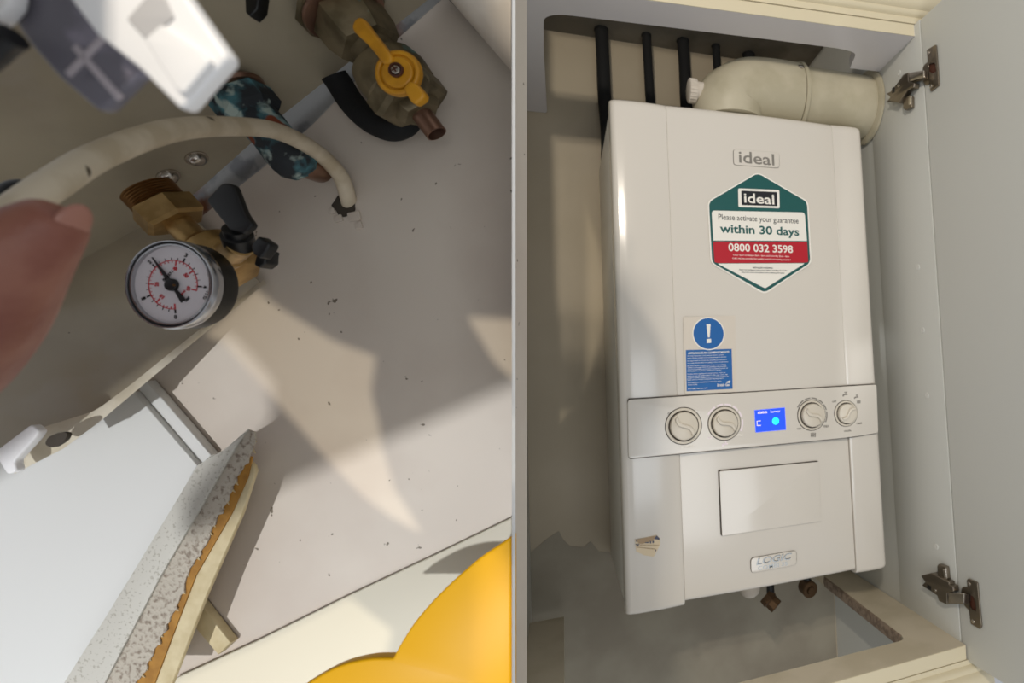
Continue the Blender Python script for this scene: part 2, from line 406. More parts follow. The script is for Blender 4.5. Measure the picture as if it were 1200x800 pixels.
ftext('lettering', 'ideal', 888.5, 234, 35, 11.5, 'white', st, S0 + .0012, .014)
ftext('lettering', 'Please activate your guarantee', 888.8, 258.3, 93, 8.4, 'dark', st, S0 + .0009)
ftext('lettering', 'within 30 days', 890, 271.8, 92, 13, 'green', st, S0 + .0009, .022)
ftext('lettering', '0800 032 3598', 891, 291.6, 75, 9.2, 'white', st, S0 + .0009, .018)
ftext('lettering', 'Lines open weekdays 8am - 6pm and Saturday 8am - 4pm', 891.5, 300.4, 65, 2.3, 'white', st, S0 + .0009, .008)
ftext('lettering', 'Calls may be recorded for quality control and training purposes', 892, 304.2, 68, 2.3, 'white', st, S0 + .0009, .008)
ftext('lettering', 'INSTALLER WARNING', 892.8, 314.4, 23, 1.9, 'dark', st, S0 + .0009, .015)
ftext('lettering', '- Read the installation instructions before installing this boiler', 893, 317.3, 57, 2.1, 'dark', st, S0 + .0009, .008)
ftext('lettering', '- Read the User\'s instructions before lighting this boiler', 893, 320.2, 51, 2.1, 'dark', st, S0 + .0009, .008)
# blue compartment notice
def Q(l): return [fx(790 + a / 7.63, 365 + b / 7.63) for a, b in l]
S1 = .0033
nt_ = build('notice_sticker', plate(rnd(Q([(80, 52), (540, 38), (548, 716), (92, 735)]), .001), FRONT, S1 + .0002, .0005), 'clear', boiler)
nt_['label'] = 'blue notice sticker with an exclamation mark'
cI = fx(829.7, 391)
build('warning_disc', [plate(circ(cI[0], cI[1], .0222), FRONT, S1 + .0005, .0004)], 'blue', nt_)
build('disc_rim', [plate([circ(cI[0], cI[1], .0235), circ(cI[0], cI[1], .0220)], FRONT, S1 + .0006, .0004)], 'white', nt_)
build('exclamation_mark', [plate(rnd(Q([(282, 115), (320, 114), (312, 232), (296, 233)]), .0006), FRONT, S1 + .0008, .0004), plate(rnd(Q([(284, 246), (324, 244), (325, 281), (286, 283)]), .0008), FRONT, S1 + .0008, .0004)], 'white', nt_)
build('notice_panel', plate(Q([(100, 345), (508, 335), (517, 690), (107, 712)]), FRONT, S1 + .0005, .0004), 'blue', nt_)
T0 = S1 + .0005
def qtext(body, x0, x1, y, h, bold=.006):
    px, py = 790 + (x0 + x1) / 2 / 7.63, 365 + y / 7.63
    ftext('lettering', body, px, py, (x1 - x0) / 7.63, h / 7.63, 'white', nt_, T0, bold)
qtext('APPLIANCES IN COMPARTMENTS', 120, 488, 368, 19, .02)
for b, x1, y in [('Do Not allow the compartment used to contain', 440, 394), ('open. These contain at all times except for service', 462, 412), ('Do Not hook or attach any air grilles or louvres in', 468, 437), ('the walls, doors, floor or ceiling of this compartment', 480, 456),
                 ('Do Not use this compartment for storing or drying', 458, 481), ('clothes or storage unless the provision was provided', 462, 497), ('otherwise partition to prevent accidental contact of', 474, 513), ('any materials with this appliance or its flue', 418, 529),
                 ('So that if this appliance is an air heater return or', 458, 553), ('extracts any air grilles fitted in the wall, never let', 474, 570), ('blocked safety. Supply Grilles should be cleaned at', 482, 587), ('least once a month during the heating season', 442, 604), ('This appliance should be serviced at least', 418, 630)]:
    qtext(b, 116, x1, y, 12)
qtext('once a year', 120, 205, 655, 11)
qtext('Form C0089 Date Issue 05/99', 120, 292, 687, 10)
qtext('British Gas', 380, 488, 655, 24, .02)
build('flame_mark', plate(Q([(462, 640), (466, 626), (480, 620), (497, 616), (494, 630), (484, 640), (474, 636)]), FRONT, T0 + .0004, .0004), 'white', nt_)
# torn remains of a label, lower left
def Tn(l): return [fx(730 + a / 13.33, 610 + b / 13.33) for a, b in l]
tl = build('torn_label', plate(Tn([(185, 290), (520, 215), (570, 262), (580, 350), (500, 515), (470, 552), (330, 530), (205, 468)]), FRONT, .0026, .0008), 'foil', boiler)
tl['label'] = 'torn gold and navy label remains'
build('tan_scrap', plate(Tn([(190, 290), (505, 225), (470, 300), (300, 352), (245, 345)]), FRONT, .0030, .0004), 'foilD', tl)
build('navy_scrap', plate(Tn([(480, 275), (520, 218), (568, 265), (565, 288)]), FRONT, .0031, .0004), 'navy', tl)
build('navy_marks', [plate(Tn([(a, b), (a + w, b - 2), (a + w, b + h), (a, b + h)]), FRONT, .0031, .0004) for a, b, w, h in [(415, 308, 22, 36), (455, 305, 24, 34), (195, 352, 55, 10), (205, 370, 40, 18), (200, 290, 14, 30), (498, 440, 12, 26), (340, 325, 60, 14)]], 'navy', tl)
build('fold_lines', [plate(Tn([(255, 365), (560, 368), (560, 372), (255, 372)]), FRONT, .0031, .0004), plate(Tn([(205, 398), (500, 430), (500, 437), (205, 404)]), FRONT, .0031, .0004)], 'foilD', tl)
# fittings under the boiler
p = hit(879, 694, 1, .07)
build('condensate_outlet', lathe(Vector((p.x, .07, .012)), -Z, [(0, .0155), (.034, .0155), (.040, .0135), (.0445, .008)], 28), 'pipeW', boiler)
for px, py, ln, sd in [(903, 694, .03, 1), (946, 679, .026, 0)]:
    p = hit(px, py, 1, .09)
    v = build('valve', lathe(Vector((p.x, .09, .01)), -Z, [(0, .0062), (.01 - p.z + .004, .0062)], 16), 'black', boiler)
    c = Vector((p.x, .088, p.z - .012))
    if sd: build('valve_body', [lathe(c + Vector((-.008, .004, .008)), Vector((.55, -.5, -.65)), [(0, .0125), (.01, .0135), (.012, .0115), (.024, .0115), (.0245, .008), (.018, .008)], 8)], 'bronze', v)
    else: build('valve_body', [lathe(c + Vector((0, .012, 0)), Vector((.05, -1, -.1)), [(0, .013), (.018, .0135), (.02, .012), (.0205, .007), (.024, .006)], 22)], 'bronze', v)

# ---------------- cupboard
cup = thing('boiler_cupboard', 'white cupboard around the boiler with its door standing open', 'cupboard', (.15, .1, -.62))
ZT, ZB = .798, -.0735
tp = lambda a: [(q.x, q.y) for q in (hit(x, y, 2, ZT) for x, y in a)]
bp = lambda a: [(q.x, q.y) for q in (hit(x, y, 2, ZB) for x, y in a)]
YR, YL = -.100, -.062
ol = [(-.13, YL), (XS, YR), (XS, 0.001)] + rnd(tp([(996, 80), (1004, 62), (985, 57), (900, 46), (655, 16.5), (637, 20), (637, 60), (641, 131)]), [0, .012, .012, 0, .012, .022, 0, 0]) + [(-.088, .2835), (-.13, .2835)]
build('top_board', plate(ol, FLAT, ZT + .0175, .0175), 'melT', cup)
def front_y(x, yl, yr): return yl + (yr - yl) * (x + .13) / (XS + .13)
def rail(prof, yl, yr, x0, x1): return extr(prof, x0, x1, lambda p, t: Vector((t, front_y(t, yl, yr) + p[0], p[1])))
build('front_edging', rail([(0, ZT - .0002), (-.0008, ZT), (-.0008, ZT + .0172), (0, ZT + .0176)], YL, YR, -.13, XS - .001), 'cream', cup)
zt = ZT + .0183
corn = [(.012, zt), (-.002, zt), (-.0025, zt + .009), (-.006, zt + .0105), (-.0085, zt + .013), (-.009, zt + .017), (-.013, zt + .019), (-.017, zt + .024), (-.019, zt + .031), (-.020, zt + .046), (.012, zt + .046)]
build('cornice', rail(corn, YL, YR, -.13, XS + .22), 'cream', cup)
# bottom board with cut-out
fr_ = bp([(977, 799), (1129.5, 756)])
sl = (fr_[1][1] - fr_[0][1]) / (fr_[1][0] - fr_[0][0])
yb = lambda x: fr_[1][1] + sl * (x - fr_[1][0])
cut = bp([(900, 791), (1040, 755)]); csl = (cut[1][1] - cut[0][1]) / (cut[1][0] - cut[0][0])
crn = bp([(1062, 749)])[0]; bk = bp([(966, 675.5)])[0]
lf = bp([(661, 722)])[0]; lb = bp([(602, 733)])[0]
yc = lambda x: cut[0][1] + csl * (x - cut[0][0])
ol = [(-.13, yb(-.13)), (XS, yb(XS)), (XS, .2835), (bk[0] + .004, .2835), bk] + rnd([bk, crn, (crn[0] - .1, yc(crn[0] - .1))], [0, .012, 0])[1:-1] + [(lf[0], yc(lf[0]))] + [lf, (-.13, lb[1])]
build('bottom_board', plate(ol, FLAT, ZB, .018), 'shelf', cup)
# raw sawn edge of the bottom cut-out
e0, e1 = Vector((bk[0], bk[1], 0)), Vector((crn[0], crn[1] + .012, 0))
nn = (e1 - e0).normalized(); nn = Vector((-nn.y, nn.x, 0)); nn = nn if nn.x < 0 else -nn
V, Fc = [], []
for i in range(41):
    q = e0 + (e1 - e0) * (i / 40)
    j = random.uniform(.0004, .0016)
    for o_, z_ in ((.0004, ZB + .0006), (-j - .0005, ZB - .001), (-j - .0015, ZB - .009), (-.001, ZB - .0175), (.0004, ZB - .0175)): V.append(q - nn * o_ * 1 + Vector((0, 0, z_)) if False else q + nn * (-o_) + Vector((0, 0, z_)))
for i in range(40):
    for k in range(5): Fc.append((i * 5 + k, i * 5 + (k + 1) % 5, (i + 1) * 5 + (k + 1) % 5, (i + 1) * 5 + k))
build('sawn_edge', (V, Fc), 'raw', cup)
zb = ZB - .0006
build('front_edging', rail([(0, ZB - .0002), (-.0008, ZB - .0004), (-.0008, ZB - .0185), (0, ZB - .0185)], yb(-.13), yb(XS), -.13, XS - .0015), 'cream', cup)
z0 = ZB - .0192
pl = [(.012, z0), (-.002, z0), (-.0025, z0 - .006), (-.007, z0 - .008), (-.009, z0 - .011), (-.0092, z0 - .014), (-.014, z0 - .0165), (-.018, z0 - .022), (-.019, z0 - .06), (.012, z0 - .06)]
build('plinth_rail', rail(pl, yb(-.13), yb(XS), -.13, XS + .03), 'cream', cup)
# side panels
build('right_side_panel', box((XS, -.1125, -.6), (XS + .018, .034, ZT + .0178), .0006), 'mel', cup)
build('rear_filler_panel', box((XS + .0016, .0345, -.6), (XS + .018, .2848, .955)), 'mel', cup)
build('left_side_panel', box((-.148, -.1, -.6), (-.13, .2848, .955), .0006), 'mel', cup)
for a, b in [(1076, 313), (1081.5, 387), (1086.5, 463), (1097.5, 640.5), (1054, 86)]:
    h = hit(a, b, 0, XS); build('hole_cap', lathe(Vector((XS + .0005, h.y, h.z)), -X, [(0, .0042), (.0011, .0042), (.0016, .0034), (.0013, .0026)], 20), 'cap', cup)
# door
ad = Vector((-.05698776, .99835498, 0)).normalized()
pt, pb = hit(1077, 24.5, 0, XS), hit(1131.5, 773, 0, XS)
y0 = -.1145
base = Vector((XS + .0005, y0, 0)); nrm = Vector((ad.y, -ad.x, 0))        # into the door
DOOR = fr(base, -ad, Z, -nrm)
def dpt(px, py):
    q = hit_plane(px, py, base, nrm) - base; return (q.dot(-ad), q.z)
zt_, zb_ = dpt(1077, 24.5)[1], dpt(1131.5, 773)[1]
door = build('door', plate(rnd([(0, zb_), (.5, zb_), (.5, zt_), (0, zt_)], .003), DOOR, 0, .018, .0012), 'mel', cup)
# hinges (made on the panel and on the door by pixel, each a real fitting)
def sp(l, ox, oy, s): return spoly([(ox + a / s, oy + b / s) for a, b in l])
def dp_(l, ox, oy, s): return [dpt(ox + a / s, oy + b / s) for a, b in l]
def hinge(arm, slot, lug, lugw, link, cupl, half, bore, screws, armscrew, ox, oy, s, label):
    h = build('hinge', plate(rnd(sp(arm, ox, oy, s), .0012), SIDE, .011, .0105, .0012), 'nickel', cup); h['label'] = label
    build('arm_slot', plate(sp(slot, ox, oy, s), SIDE, .0116, .001), 'black', h)
    build('mounting_lug', plate(rnd(sp(lug, ox, oy, s), .0012), SIDE, .007, .0065, .001), 'nickel', h)
    build('lug_plate', plate(rnd(sp(lugw, ox, oy, s), .0006), SIDE, .0076, .003, .0005), 'steel', h)
    build('hinge_link', plate(rnd(sp(link, ox, oy, s), .0006), SIDE, .0105, .004, .0006), 'steel', h)
    build('link_shadow_bar', plate(sp([(a, b + 10) for a, b in link], ox, oy, s), SIDE, .0062, .004), 'nickel', h)
    build('door_plate', [plate([rnd(dp_(cupl, ox, oy, s), .0022), dp_(bore, ox, oy, s)], DOOR, .0026, .0024, .0006), plate([rnd(dp_(half, ox, oy, s), .003), dp_(bore, ox, oy, s)], DOOR, .0022, .0021, .0005)], 'nickel', h)
    build('hinge_cup', plate(dp_(bore, ox, oy, s), DOOR, .0006, .0005), 'recess', h)
    for a, b in screws:
        q = dpt(ox + a / s, oy + b / s); build('screw', plate(circ(q[0], q[1], .0026, 20), DOOR, .0034, .0012, .0004), 'steel', h)
    q = hit(ox + armscrew[0] / s, oy + armscrew[1] / s, 0, XS); build('screw', plate(circ(-q.y, q.z, .0022, 18), SIDE, .0122, .0014, .0004), 'steel', h)
hinge([(205, 562), (245, 545), (320, 450), (365, 385), (410, 368), (415, 455), (470, 465), (462, 510), (395, 545), (320, 655), (270, 640), (210, 640), (240, 600)],
      [(262, 515), (285, 503), (285, 550), (262, 562)], [(338, 610), (400, 575), (418, 590), (418, 690), (362, 718), (342, 700)], [(396, 575), (418, 580), (418, 660), (396, 672)],
      [(412, 372), (556, 348), (558, 412), (425, 452)],
      [(540, 150), (628, 98), (655, 480), (575, 545)], [(545, 262), (505, 300), (495, 360), (498, 430), (520, 480), (565, 470), (640, 400), (620, 270)], [(560, 290), (585, 262), (628, 262), (634, 345), (600, 372), (556, 352)],
      [(560, 178), (581, 492)], (322, 492), 1020, 40, 8, 'upper cupboard hinge')
hinge([(130, 262), (230, 236), (395, 320), (398, 345), (430, 360), (440, 412), (378, 420), (378, 535), (300, 500), (285, 450), (140, 352), (170, 322)],
      [(195, 345), (225, 362), (225, 402), (195, 385)], [(262, 175), (278, 156), (345, 185), (358, 300), (330, 300), (268, 270)], [(318, 205), (346, 200), (356, 300), (334, 300)],
      [(386, 420), (535, 432), (532, 520), (390, 522)],
      [(515, 310), (530, 297), (615, 335), (655, 750), (640, 772), (550, 720)], [(470, 375), (530, 380), (600, 420), (612, 610), (540, 600), (495, 560), (470, 500), (460, 430)], [(538, 440), (575, 460), (605, 500), (610, 610), (560, 590), (530, 540), (545, 500)],
      [(540, 347), (575, 697)], (272, 400), 1070, 640, 8, 'lower cupboard hinge')
# ---------------- shell
struct(build('wall_back', box((-.3, .285, -.62), (.62, .31, 1.0)), 'wallB'), 'cream wall behind the boiler', 'wall')
rag = [(600, 640), (622, 647), (640, 632), (655, 622), (660, 632), (668, 640), (684, 641), (692, 634), (702, 646), (714, 647), (740, 655), (800, 660), (900, 655), (1010, 660)]
rg = [(q.x, q.z) for q in (hit(a, b, 1, .2845) for a, b in rag)]
struct(build('plaster_wall_1', plate([(-.1299, -.6)] + [(max(x, -.1299), z) for x, z in rg] + [(.434, rg[-1][1]), (.434, -.6)], fr(Vector((0, .2845, 0)), X, Z, -Y), 0.0002, .0006), 'plaster'), 'bare grey plaster on the wall below the boiler', 'wall')
struct(build('ceiling', box((-.3, -.05, .955), (.62, .285, .975)), 'ceil'), 'grey ceiling above the cupboard pipes', 'ceiling')
# ---------------- pipes and flue
for i, (x, xt, yy, r, lab) in enumerate([(.0155, .012, .255, .0118, 'thick black lagged pipe left of all the pipes above the boiler'), (.0985, .093, .25, .0085, 'thin leaning black lagged pipe between the two thick pipes'),
                                    (.165, .1625, .25, .0112, 'thick black lagged pipe just left of the flue elbow'), (.232, .2275, .25, .0078, 'short thin black lagged pipe rising behind the flue elbow')]):
    pts = [(x, yy, .699, r), (x + .001, yy, .76, r * .98), ((x + xt) / 2, yy + .001, .83, r * 1.03), (xt + .001, yy, .90, r), (xt, yy, .9545, r * 1.02)]
    t = thing('lagged_pipe', lab, 'pipe', (x, yy, .699), 'black lagged pipes above the boiler')
    build('foam_sleeve', tube(pts, 20, 6), 'blackmat', t)
    build('ceiling_collar', lathe(Vector((xt, yy, .949)), Z, [(0, r * 1.02), (.002, r * 1.14), (.0055, r * 1.1)], 9), 'blackmat', t)
o = build('pipe_stub', tube([(.299, .262, .90, .012), (.299, .262, .93, .012), (.299, .262, .9545, .013)], 18, 4), 'blackmat'); tag(o, 'black pipe end in the ceiling behind the flue elbow', 'pipe')
fl = thing('flue_pipe', 'cream plastic flue elbow and pipe running from boiler top to side panel', 'flue', (.205, .05, .70))
FY, FZ = .048, .757
FXO = -.021
el = [(.206, FY, .7012, .054), (.206, FY, .716, .0555), (.209, FY, .731, .056), (.222, FY, .744, .054), (.242, FY, .754, .0545), (.262, FY, FZ, .055), (.304, FY, FZ, .055)]
el = [(a + FXO * (1 if i < 5 else .3), b, c, d) for i, (a, b, c, d) in enumerate(el)]
build('elbow', tube(el, 40, 6), 'flue', fl)
build('pipe', lathe(Vector((.300, FY, FZ)), X, [(0, .051), (.1345, .051)], 48), 'flue', fl)
build('collar', lathe(Vector((.2985, FY, FZ)), X, [(0, .0555), (.0008, .0565), (.0062, .0565), (.007, .0555), (.007, .051)], 48), 'flue', fl)
build('wall_seal', lathe(Vector((.4278, FY, FZ)), X, [(0, .051), (0, .056), (.003, .0605), (.0065, .061)], 48), 'flue', fl)
build('screw', lathe(Vector((.293, FY - .046, FZ + .0275)), Vector((0, -.86, .5)), [(-.001, .0048), (.0022, .0048), (.0034, .003)], 18), 'steel', fl)
cap = []
for k in range(24):
    a = 2 * math.pi * k / 24; cap.append((.0148 + (.0009 if k % 2 else -.0004)))
c0 = Vector((.1335, FY - .012, .742))
tp_ = build('test_cap', lathe(c0, -X, [(-.03, .0145), (.002, .0145), (.0025, .0175), (.0135, .0170), (.0145, .0155)], 32), 'pipeW', fl)
build('cap_ribs', [box((c0.x - .0134, c0.y + .0168 * math.cos(a) - .0008, c0.z + .0168 * math.sin(a) - .0008), (c0.x - .0028, c0.y + .0168 * math.cos(a) + .0008, c0.z + .0168 * math.sin(a) + .0008)) for a in [2 * math.pi * k / 22 for k in range(22)]], 'pipeW', tp_)
#PART3
# ================================================================== LEFT: pressure gauge and taps close up under a boiler
DW = .34
def lp(pts, d, front_th, bev=0, holes=None):
    ps = [lpoly(pts, d)] + [lpoly(h, d) for h in (holes or [])]
    return plate(ps, LF(d), 0, front_th, bev)
def S(d): return d / F
# wall and divider
struct(build('wall_left', plate([(-.60, -.45), (-.4525 * DW + .0004, -.45), (-.4525 * DW + .0004, .27), (-.60, .27)], LF(DW), 0, .02), 'wallL'), 'off white wall behind the gauge and gas tap', 'wall')
d0, d1 = .235, .362
dv = [(-.4525 * d0, d0), (-.4525 * d1, d1), (-.4525 * d1 + .0014, d1), (-.4525 * d0 + .0014, d0)]
struct(build('wall_middle', extr(dv, -.45, .27, lambda p, t: cw(p[0], p[1], t)), 'divider'), 'thin grey white divider between the two compartments', 'divider')
# pipe hole in the wall where the cable goes in
hc = lx(404, 241, DW)
mk = thing('cable_hole', 'dark chipped hole in the wall where the white cable enters', 'hole', Lp(404, 241, DW))
build('hole_rim', plate([rnd([lx(404 + (13 + random.uniform(-3, 4)) * math.cos(a), 241 + (12 + random.uniform(-3, 3)) * math.sin(a), DW) for a in [i * .524 for i in range(12)]], .001)], LF(DW), .0006, .0008), 'seam', mk)
build('loose_plaster', [plate(rnd(lpoly([(x, y), (x + w, y - 3), (x + w + 2, y + h), (x + 2, y + h + 2)], DW), .0008), LF(DW), .0012, .0014, .0003) for x, y, w, h in [(408, 250, 14, 8), (392, 254, 9, 5), (416, 262, 8, 5), (386, 246, 6, 4)]], 'wallL', mk)
# grey zinc strip along the wall
brk = build('wall_strip', lp([(560, -60), (560, -30), (516, 0), (455, 54), (366, 145), (330, 178), (262, 232), (225, 262), (200, 250), (215, 236), (332, 132), (480, 8), (520, -30)], DW - .0005, .003, .0006), 'bracket')
tag(brk, 'grey rust stained metal strip on the wall beside the beige plate', 'strip')
# beige underside plate with a hanging skirt
KN = .00486
def n_(px, py): return (px - 520) * -.635 + (py + 12) * -.773
def up(px, py): return Lp(px, py, 1 / (1 / (DW - .004) + KN * n_(px, py)))
und = thing('boiler_underside', 'beige metal underside of a boiler with a hanging skirt and folded edge', 'boiler underside', Lp(120, 300, .3))
def sheet(pts, th):
    nrm = (pts[1] - pts[0]).cross(pts[2] - pts[0]).normalized()
    if nrm.dot(CAM - pts[0]) > 0: nrm = -nrm
    n = len(pts); V = list(pts) + [p + nrm * th for p in pts]
    return V, [tuple(range(n)), tuple(range(n, 2 * n))] + [(i, (i + 1) % n, n + (i + 1) % n, n + i) for i in range(n)]
fold_l, fold_r = up(-60, 388), up(212, 241)
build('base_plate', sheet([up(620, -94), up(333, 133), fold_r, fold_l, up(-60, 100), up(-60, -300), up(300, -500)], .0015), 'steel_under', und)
hp = [fold_r, fold_l, Lp(306, 332, DW - .006)]
hn = (hp[1] - hp[0]).cross(hp[2] - hp[0]).normalized()
def sk(px, py): return hit_plane(px, py, hp[0], hn)
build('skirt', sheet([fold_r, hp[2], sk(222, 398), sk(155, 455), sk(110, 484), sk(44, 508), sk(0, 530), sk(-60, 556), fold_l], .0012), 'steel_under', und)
dF = .292
fo = [(309, 328), (300, 334), (222, 395), (150, 453), (112, 481), (74, 493), (42, 503), (36, 512), (10, 536), (17, 555), (75, 525), (118, 493), (158, 459), (228, 400), (303, 338), (312, 333)]
def dfl(px): return dF + (px - 20) / 290 * (DW - .010 - dF)
V, Fc = [], []
uppr = fo[:9]; lowr = fo[9:][::-1]
def resample(l, n):
    ls = [0]
    for a, b in zip(l, l[1:]): ls.append(ls[-1] + math.dist(a, b))
    out = []
    for i in range(n):
        t = ls[-1] * i / (n - 1); k = max(j for j in range(len(ls)) if ls[j] <= t + 1e-9); k = min(k, len(l) - 2)
        f = (t - ls[k]) / max(ls[k + 1] - ls[k], 1e-9); out.append((l[k][0] + (l[k + 1][0] - l[k][0]) * f, l[k][1] + (l[k + 1][1] - l[k][1]) * f))
    return out
A_, B_ = resample(uppr, 30), resample(lowr, 30)
for a, b in zip(A_, B_):
    V += [Lp(*a, dfl(a[0])), Lp(*b, dfl(b[0]) - .002), Lp(*b, dfl(b[0]) - .0003), Lp(*a, dfl(a[0]) + .0017)]
for i in range(29):
    for k in range(4): Fc.append((i * 4 + k, i * 4 + (k + 1) % 4, (i + 1) * 4 + (k + 1) % 4, (i + 1) * 4 + k))
Fc += [(0, 1, 2, 3), tuple(29 * 4 + k for k in range(4))]
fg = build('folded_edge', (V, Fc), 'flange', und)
build('slot', plate([rnd(lpoly([(52, 521), (56, 512), (70, 506), (80, 507), (76, 516), (62, 525)], dF - .003), .002, 8)], LF(dF - .003), 0, .002), 'seam', fg)
tb = build('end_tab', lp(rnd([(-8, 530), (36, 497), (46, 505), (40, 514), (16, 540), (19, 552), (8, 556)], 4), .282, .004, .0008), 'plugW', und); tb['label'] = 'bright white bent end tab'
for px, py in [(197, 206), (230, 185)]:
    q = up(px, py); pn = (up(200, 0) - up(0, 0)).cross(up(0, 200) - up(0, 0)).normalized()
    if pn.dot(CAM - q) < 0: pn = -pn
    build('screw', [lathe(q, pn, [(-.001, .0052), (.0007, .0052), (.0008, .0042), (.0022, .0040), (.0034, .003), (.0040, .0016)], 24)], 'steel', und)
bc = build('black_clip', lp([(286, -8), (304, -12), (301, 10), (292, 19), (287, 14)], .262, .006, .0008), 'black'); tag(bc, 'small black clip at the top edge on the beige plate', 'clip')
# white panel, trim joint
pn = build('melamine_sheet', lp([(-60, 470), (40, 508), (157, 459), (231, 545), (150, 690), (70, 815), (-60, 850)], .331, .008, .0008), 'panelL'); tag(pn, 'flat white melamine panel under the folded metal edge', 'panel')
jt = build('joint_strip', lp([(161, 455), (172, 446), (247, 533), (236, 544)], .334, .0055, .0008), 'panelL'); tag(jt, 'narrow white trim strip beside the dark panel joint', 'trim strip')
# broken board edge
bd_ = thing('broken_board', 'sawn chipboard edge with torn fibres and a brown layer', 'board', Lp(190, 700, .33))
def ragged(l, amp, n):
    r = resample(l, n); return [(x + random.uniform(-amp, amp), y + random.uniform(-amp, amp)) if 0 < i < n - 1 else (x, y) for i, (x, y) in enumerate(r)]
build('laminate_face', lp([(231, 545), (262, 527), (290, 503), (277, 521), (231, 601), (187, 676), (120, 804), (72, 804), (138, 700), (203, 592)], .3145, .0015, .0003), 'lam', bd_)
build('board_body', lp([(205, 592), (225, 570), (188, 660), (118, 806), (75, 806), (138, 700)], .3178, .0222), 'chip', bd_)
rg_ = ragged([(299, 516), (286, 546), (269, 578), (258, 602), (240, 638), (225, 664), (212, 700), (193, 740), (176, 770), (158, 806)], 2.2, 60)
cb = build('chipboard_core', lp([(278, 520), (290, 503), (298, 506)] + rg_ + [(119, 806), (187, 676), (231, 601)], .3160, .0010, .0002), 'chip', bd_)
V, Fc = [], []
fib = []
for i in range(0, 60, 2):
    x, y = rg_[min(i, 59)]
    l = random.uniform(1, 6); a = math.radians(random.uniform(40, 95))
    fib.append(lp([(x - 2, y - 1), (x - 1, y - 2), (x + l * math.cos(a), y + l * math.sin(a)), (x - 2.4, y + 1.5)], .3161 + random.uniform(0, .0008), .0005))
build('torn_fibres', fib, 'edge', bd_)
build('brown_layer', lp([(296, 535), (290, 560), (271, 602), (229, 675), (200, 750), (179, 806), (130, 806), (170, 720), (220, 620), (270, 530)], .3171, .0008, .0002), 'hard', bd_)
build('cream_lip', lp([(297, 545), (299, 552), (283, 602), (240, 700), (215, 765), (199, 806), (110, 806), (170, 690), (240, 570), (280, 530)], .3180, .0025, .0006), 'edge', bd_)
bt = build('batten', lp([(230, 702), (270, 753), (255, 767), (218, 724)], .334, .0055, .0008), 'edge'); tag(bt, 'short cream batten behind the brown board edge', 'batten')
ld = build('ledge_board', lp([(204, 795), (300, 751), (405, 699), (505, 652), (600, 606), (600, 870), (204, 870)], .3365, .0033, .001), 'ledge'); tag(ld, 'cream white ledge board behind the yellow sheet', 'board')
# yellow sheet
arc1 = [(346, 811), (360, 800), (395, 781), (430, 772), (460, 771)]
arc2 = [(468, 756), (484, 731), (505, 706), (530, 681), (560, 655), (582, 640), (599.5, 628)]
yl = [p[:2] for p in crom(arc1, 5)] + [p[:2] for p in crom(arc2, 5)] + [(599.5, 813), (342, 813)]
ys = build('yellow_sheet', lp(yl, .262, .006, .0012), 'yellow'); tag(ys, 'glossy yellow plastic sheet with scalloped edge at the bottom', 'plastic sheet')
# cable
cb_ = [(-150, 350, .130), (-70, 303, .137), (0, 259, .148), (60, 217, .160), (120, 181, .180), (200, 153, .212), (270, 148, .248), (325, 154, .280), (370, 177, .308), (398, 205, .328), (408, 232, .338), (410, 246, .349)]
cab = build('white_cable', tube([tuple(Lp(a, b, c)) + (.0041,) for a, b, c in cb_], 24, 10), 'cable'); tag(cab, 'thick dirty white cable bending over the copper pipe into the wall', 'cable')
dk = build('black_end_piece', [tube([tuple(Lp(a, b, .20)) + (r,) for a, b, r in [(-24, 262, .003), (-14, 250, .0042), (6, 234, .0044), (22, 224, .0042), (32, 219, .0028), (36, 217, .001)]], 20, 5)], 'black'); tag(dk, 'black rounded piece behind the white cable at the left edge', 'rubber end')  # black tapered tube behind the cable
# gas tap
def ax(px, py, d, px2, py2, d2): 
    a, b = Lp(px, py, d), Lp(px2, py2, d2); global UL; UL = (b - a).length / math.hypot(px2 - px, py2 - py); return a, (b - a).normalized()
KK = .95
def lth(A, dv, prof, n=32, **kw): return lathe(A, dv, [(t * UL, r * RS * KK) for t, r in prof], n, **kw)
gv = thing('gas_tap', 'tarnished brass gas tap with a yellow lever handle', 'tap', Lp(440, 80, .305))
ga, gd = ax(399, 8, .300, 505, 148, .306)
RS = s = S(.302)
build('flange_nut', lth(ga, gd, [(-2, 49), (2, 52), (6, 50), (7, 44)], 10), 'dullbrass', gv)
build('washer_ring', lth(ga, gd, [(6, 46), (8, 47), (11, 46), (12, 42)], 32), 'copper', gv)
build('union_nut', lth(ga, gd, [(12, 39), (16, 42), (42, 41), (58, 36), (60, 26)], 6, rot=.4), 'dullbrass', gv)
build('neck', lth(ga, gd, [(55, 25), (78, 24), (84, 30)], 28), 'dullbrass', gv)
build('valve_body', lth(ga, gd, [(78, 30), (84, 38), (100, 42), (120, 41), (128, 34)], 32), 'dullbrass', gv)
build('hex_nut', lth(ga, gd, [(118, 40), (122, 45), (140, 45), (145, 40), (146, 30)], 6, rot=.2), 'dullbrass', gv)
build('outlet_nut', lth(ga, gd, [(145, 27), (152, 27), (158, 22), (159, 14)], 6, rot=.5), 'dullbrass', gv)
build('outlet_stub', lth(ga, gd, [(155, 12.5), (187, 12.5), (187.5, 11), (170, 10.5)], 32, cap=True), 'copper', gv)
dh = .268
hx, hy = lx(464.5, 84, dh)
def lv(l, sc_=4.7): return [lx(350 + a / sc_, b / sc_, dh) for a, b in l]
def hp_(d): return lx(464.5, 84, d)
def lv(l, d): return [lx(350 + a / 4.7, b / 4.7, d) for a, b in l]
def hpl(off, r, th, bev, r2=None):
    d = dh + off; c = hp_(d); q = [circ(c[0], c[1], r * S(d), 44)] + ([circ(c[0], c[1], r2 * S(d), 44)] if r2 else [])
    return plate(q, LF(d), 0, th, bev, 3)
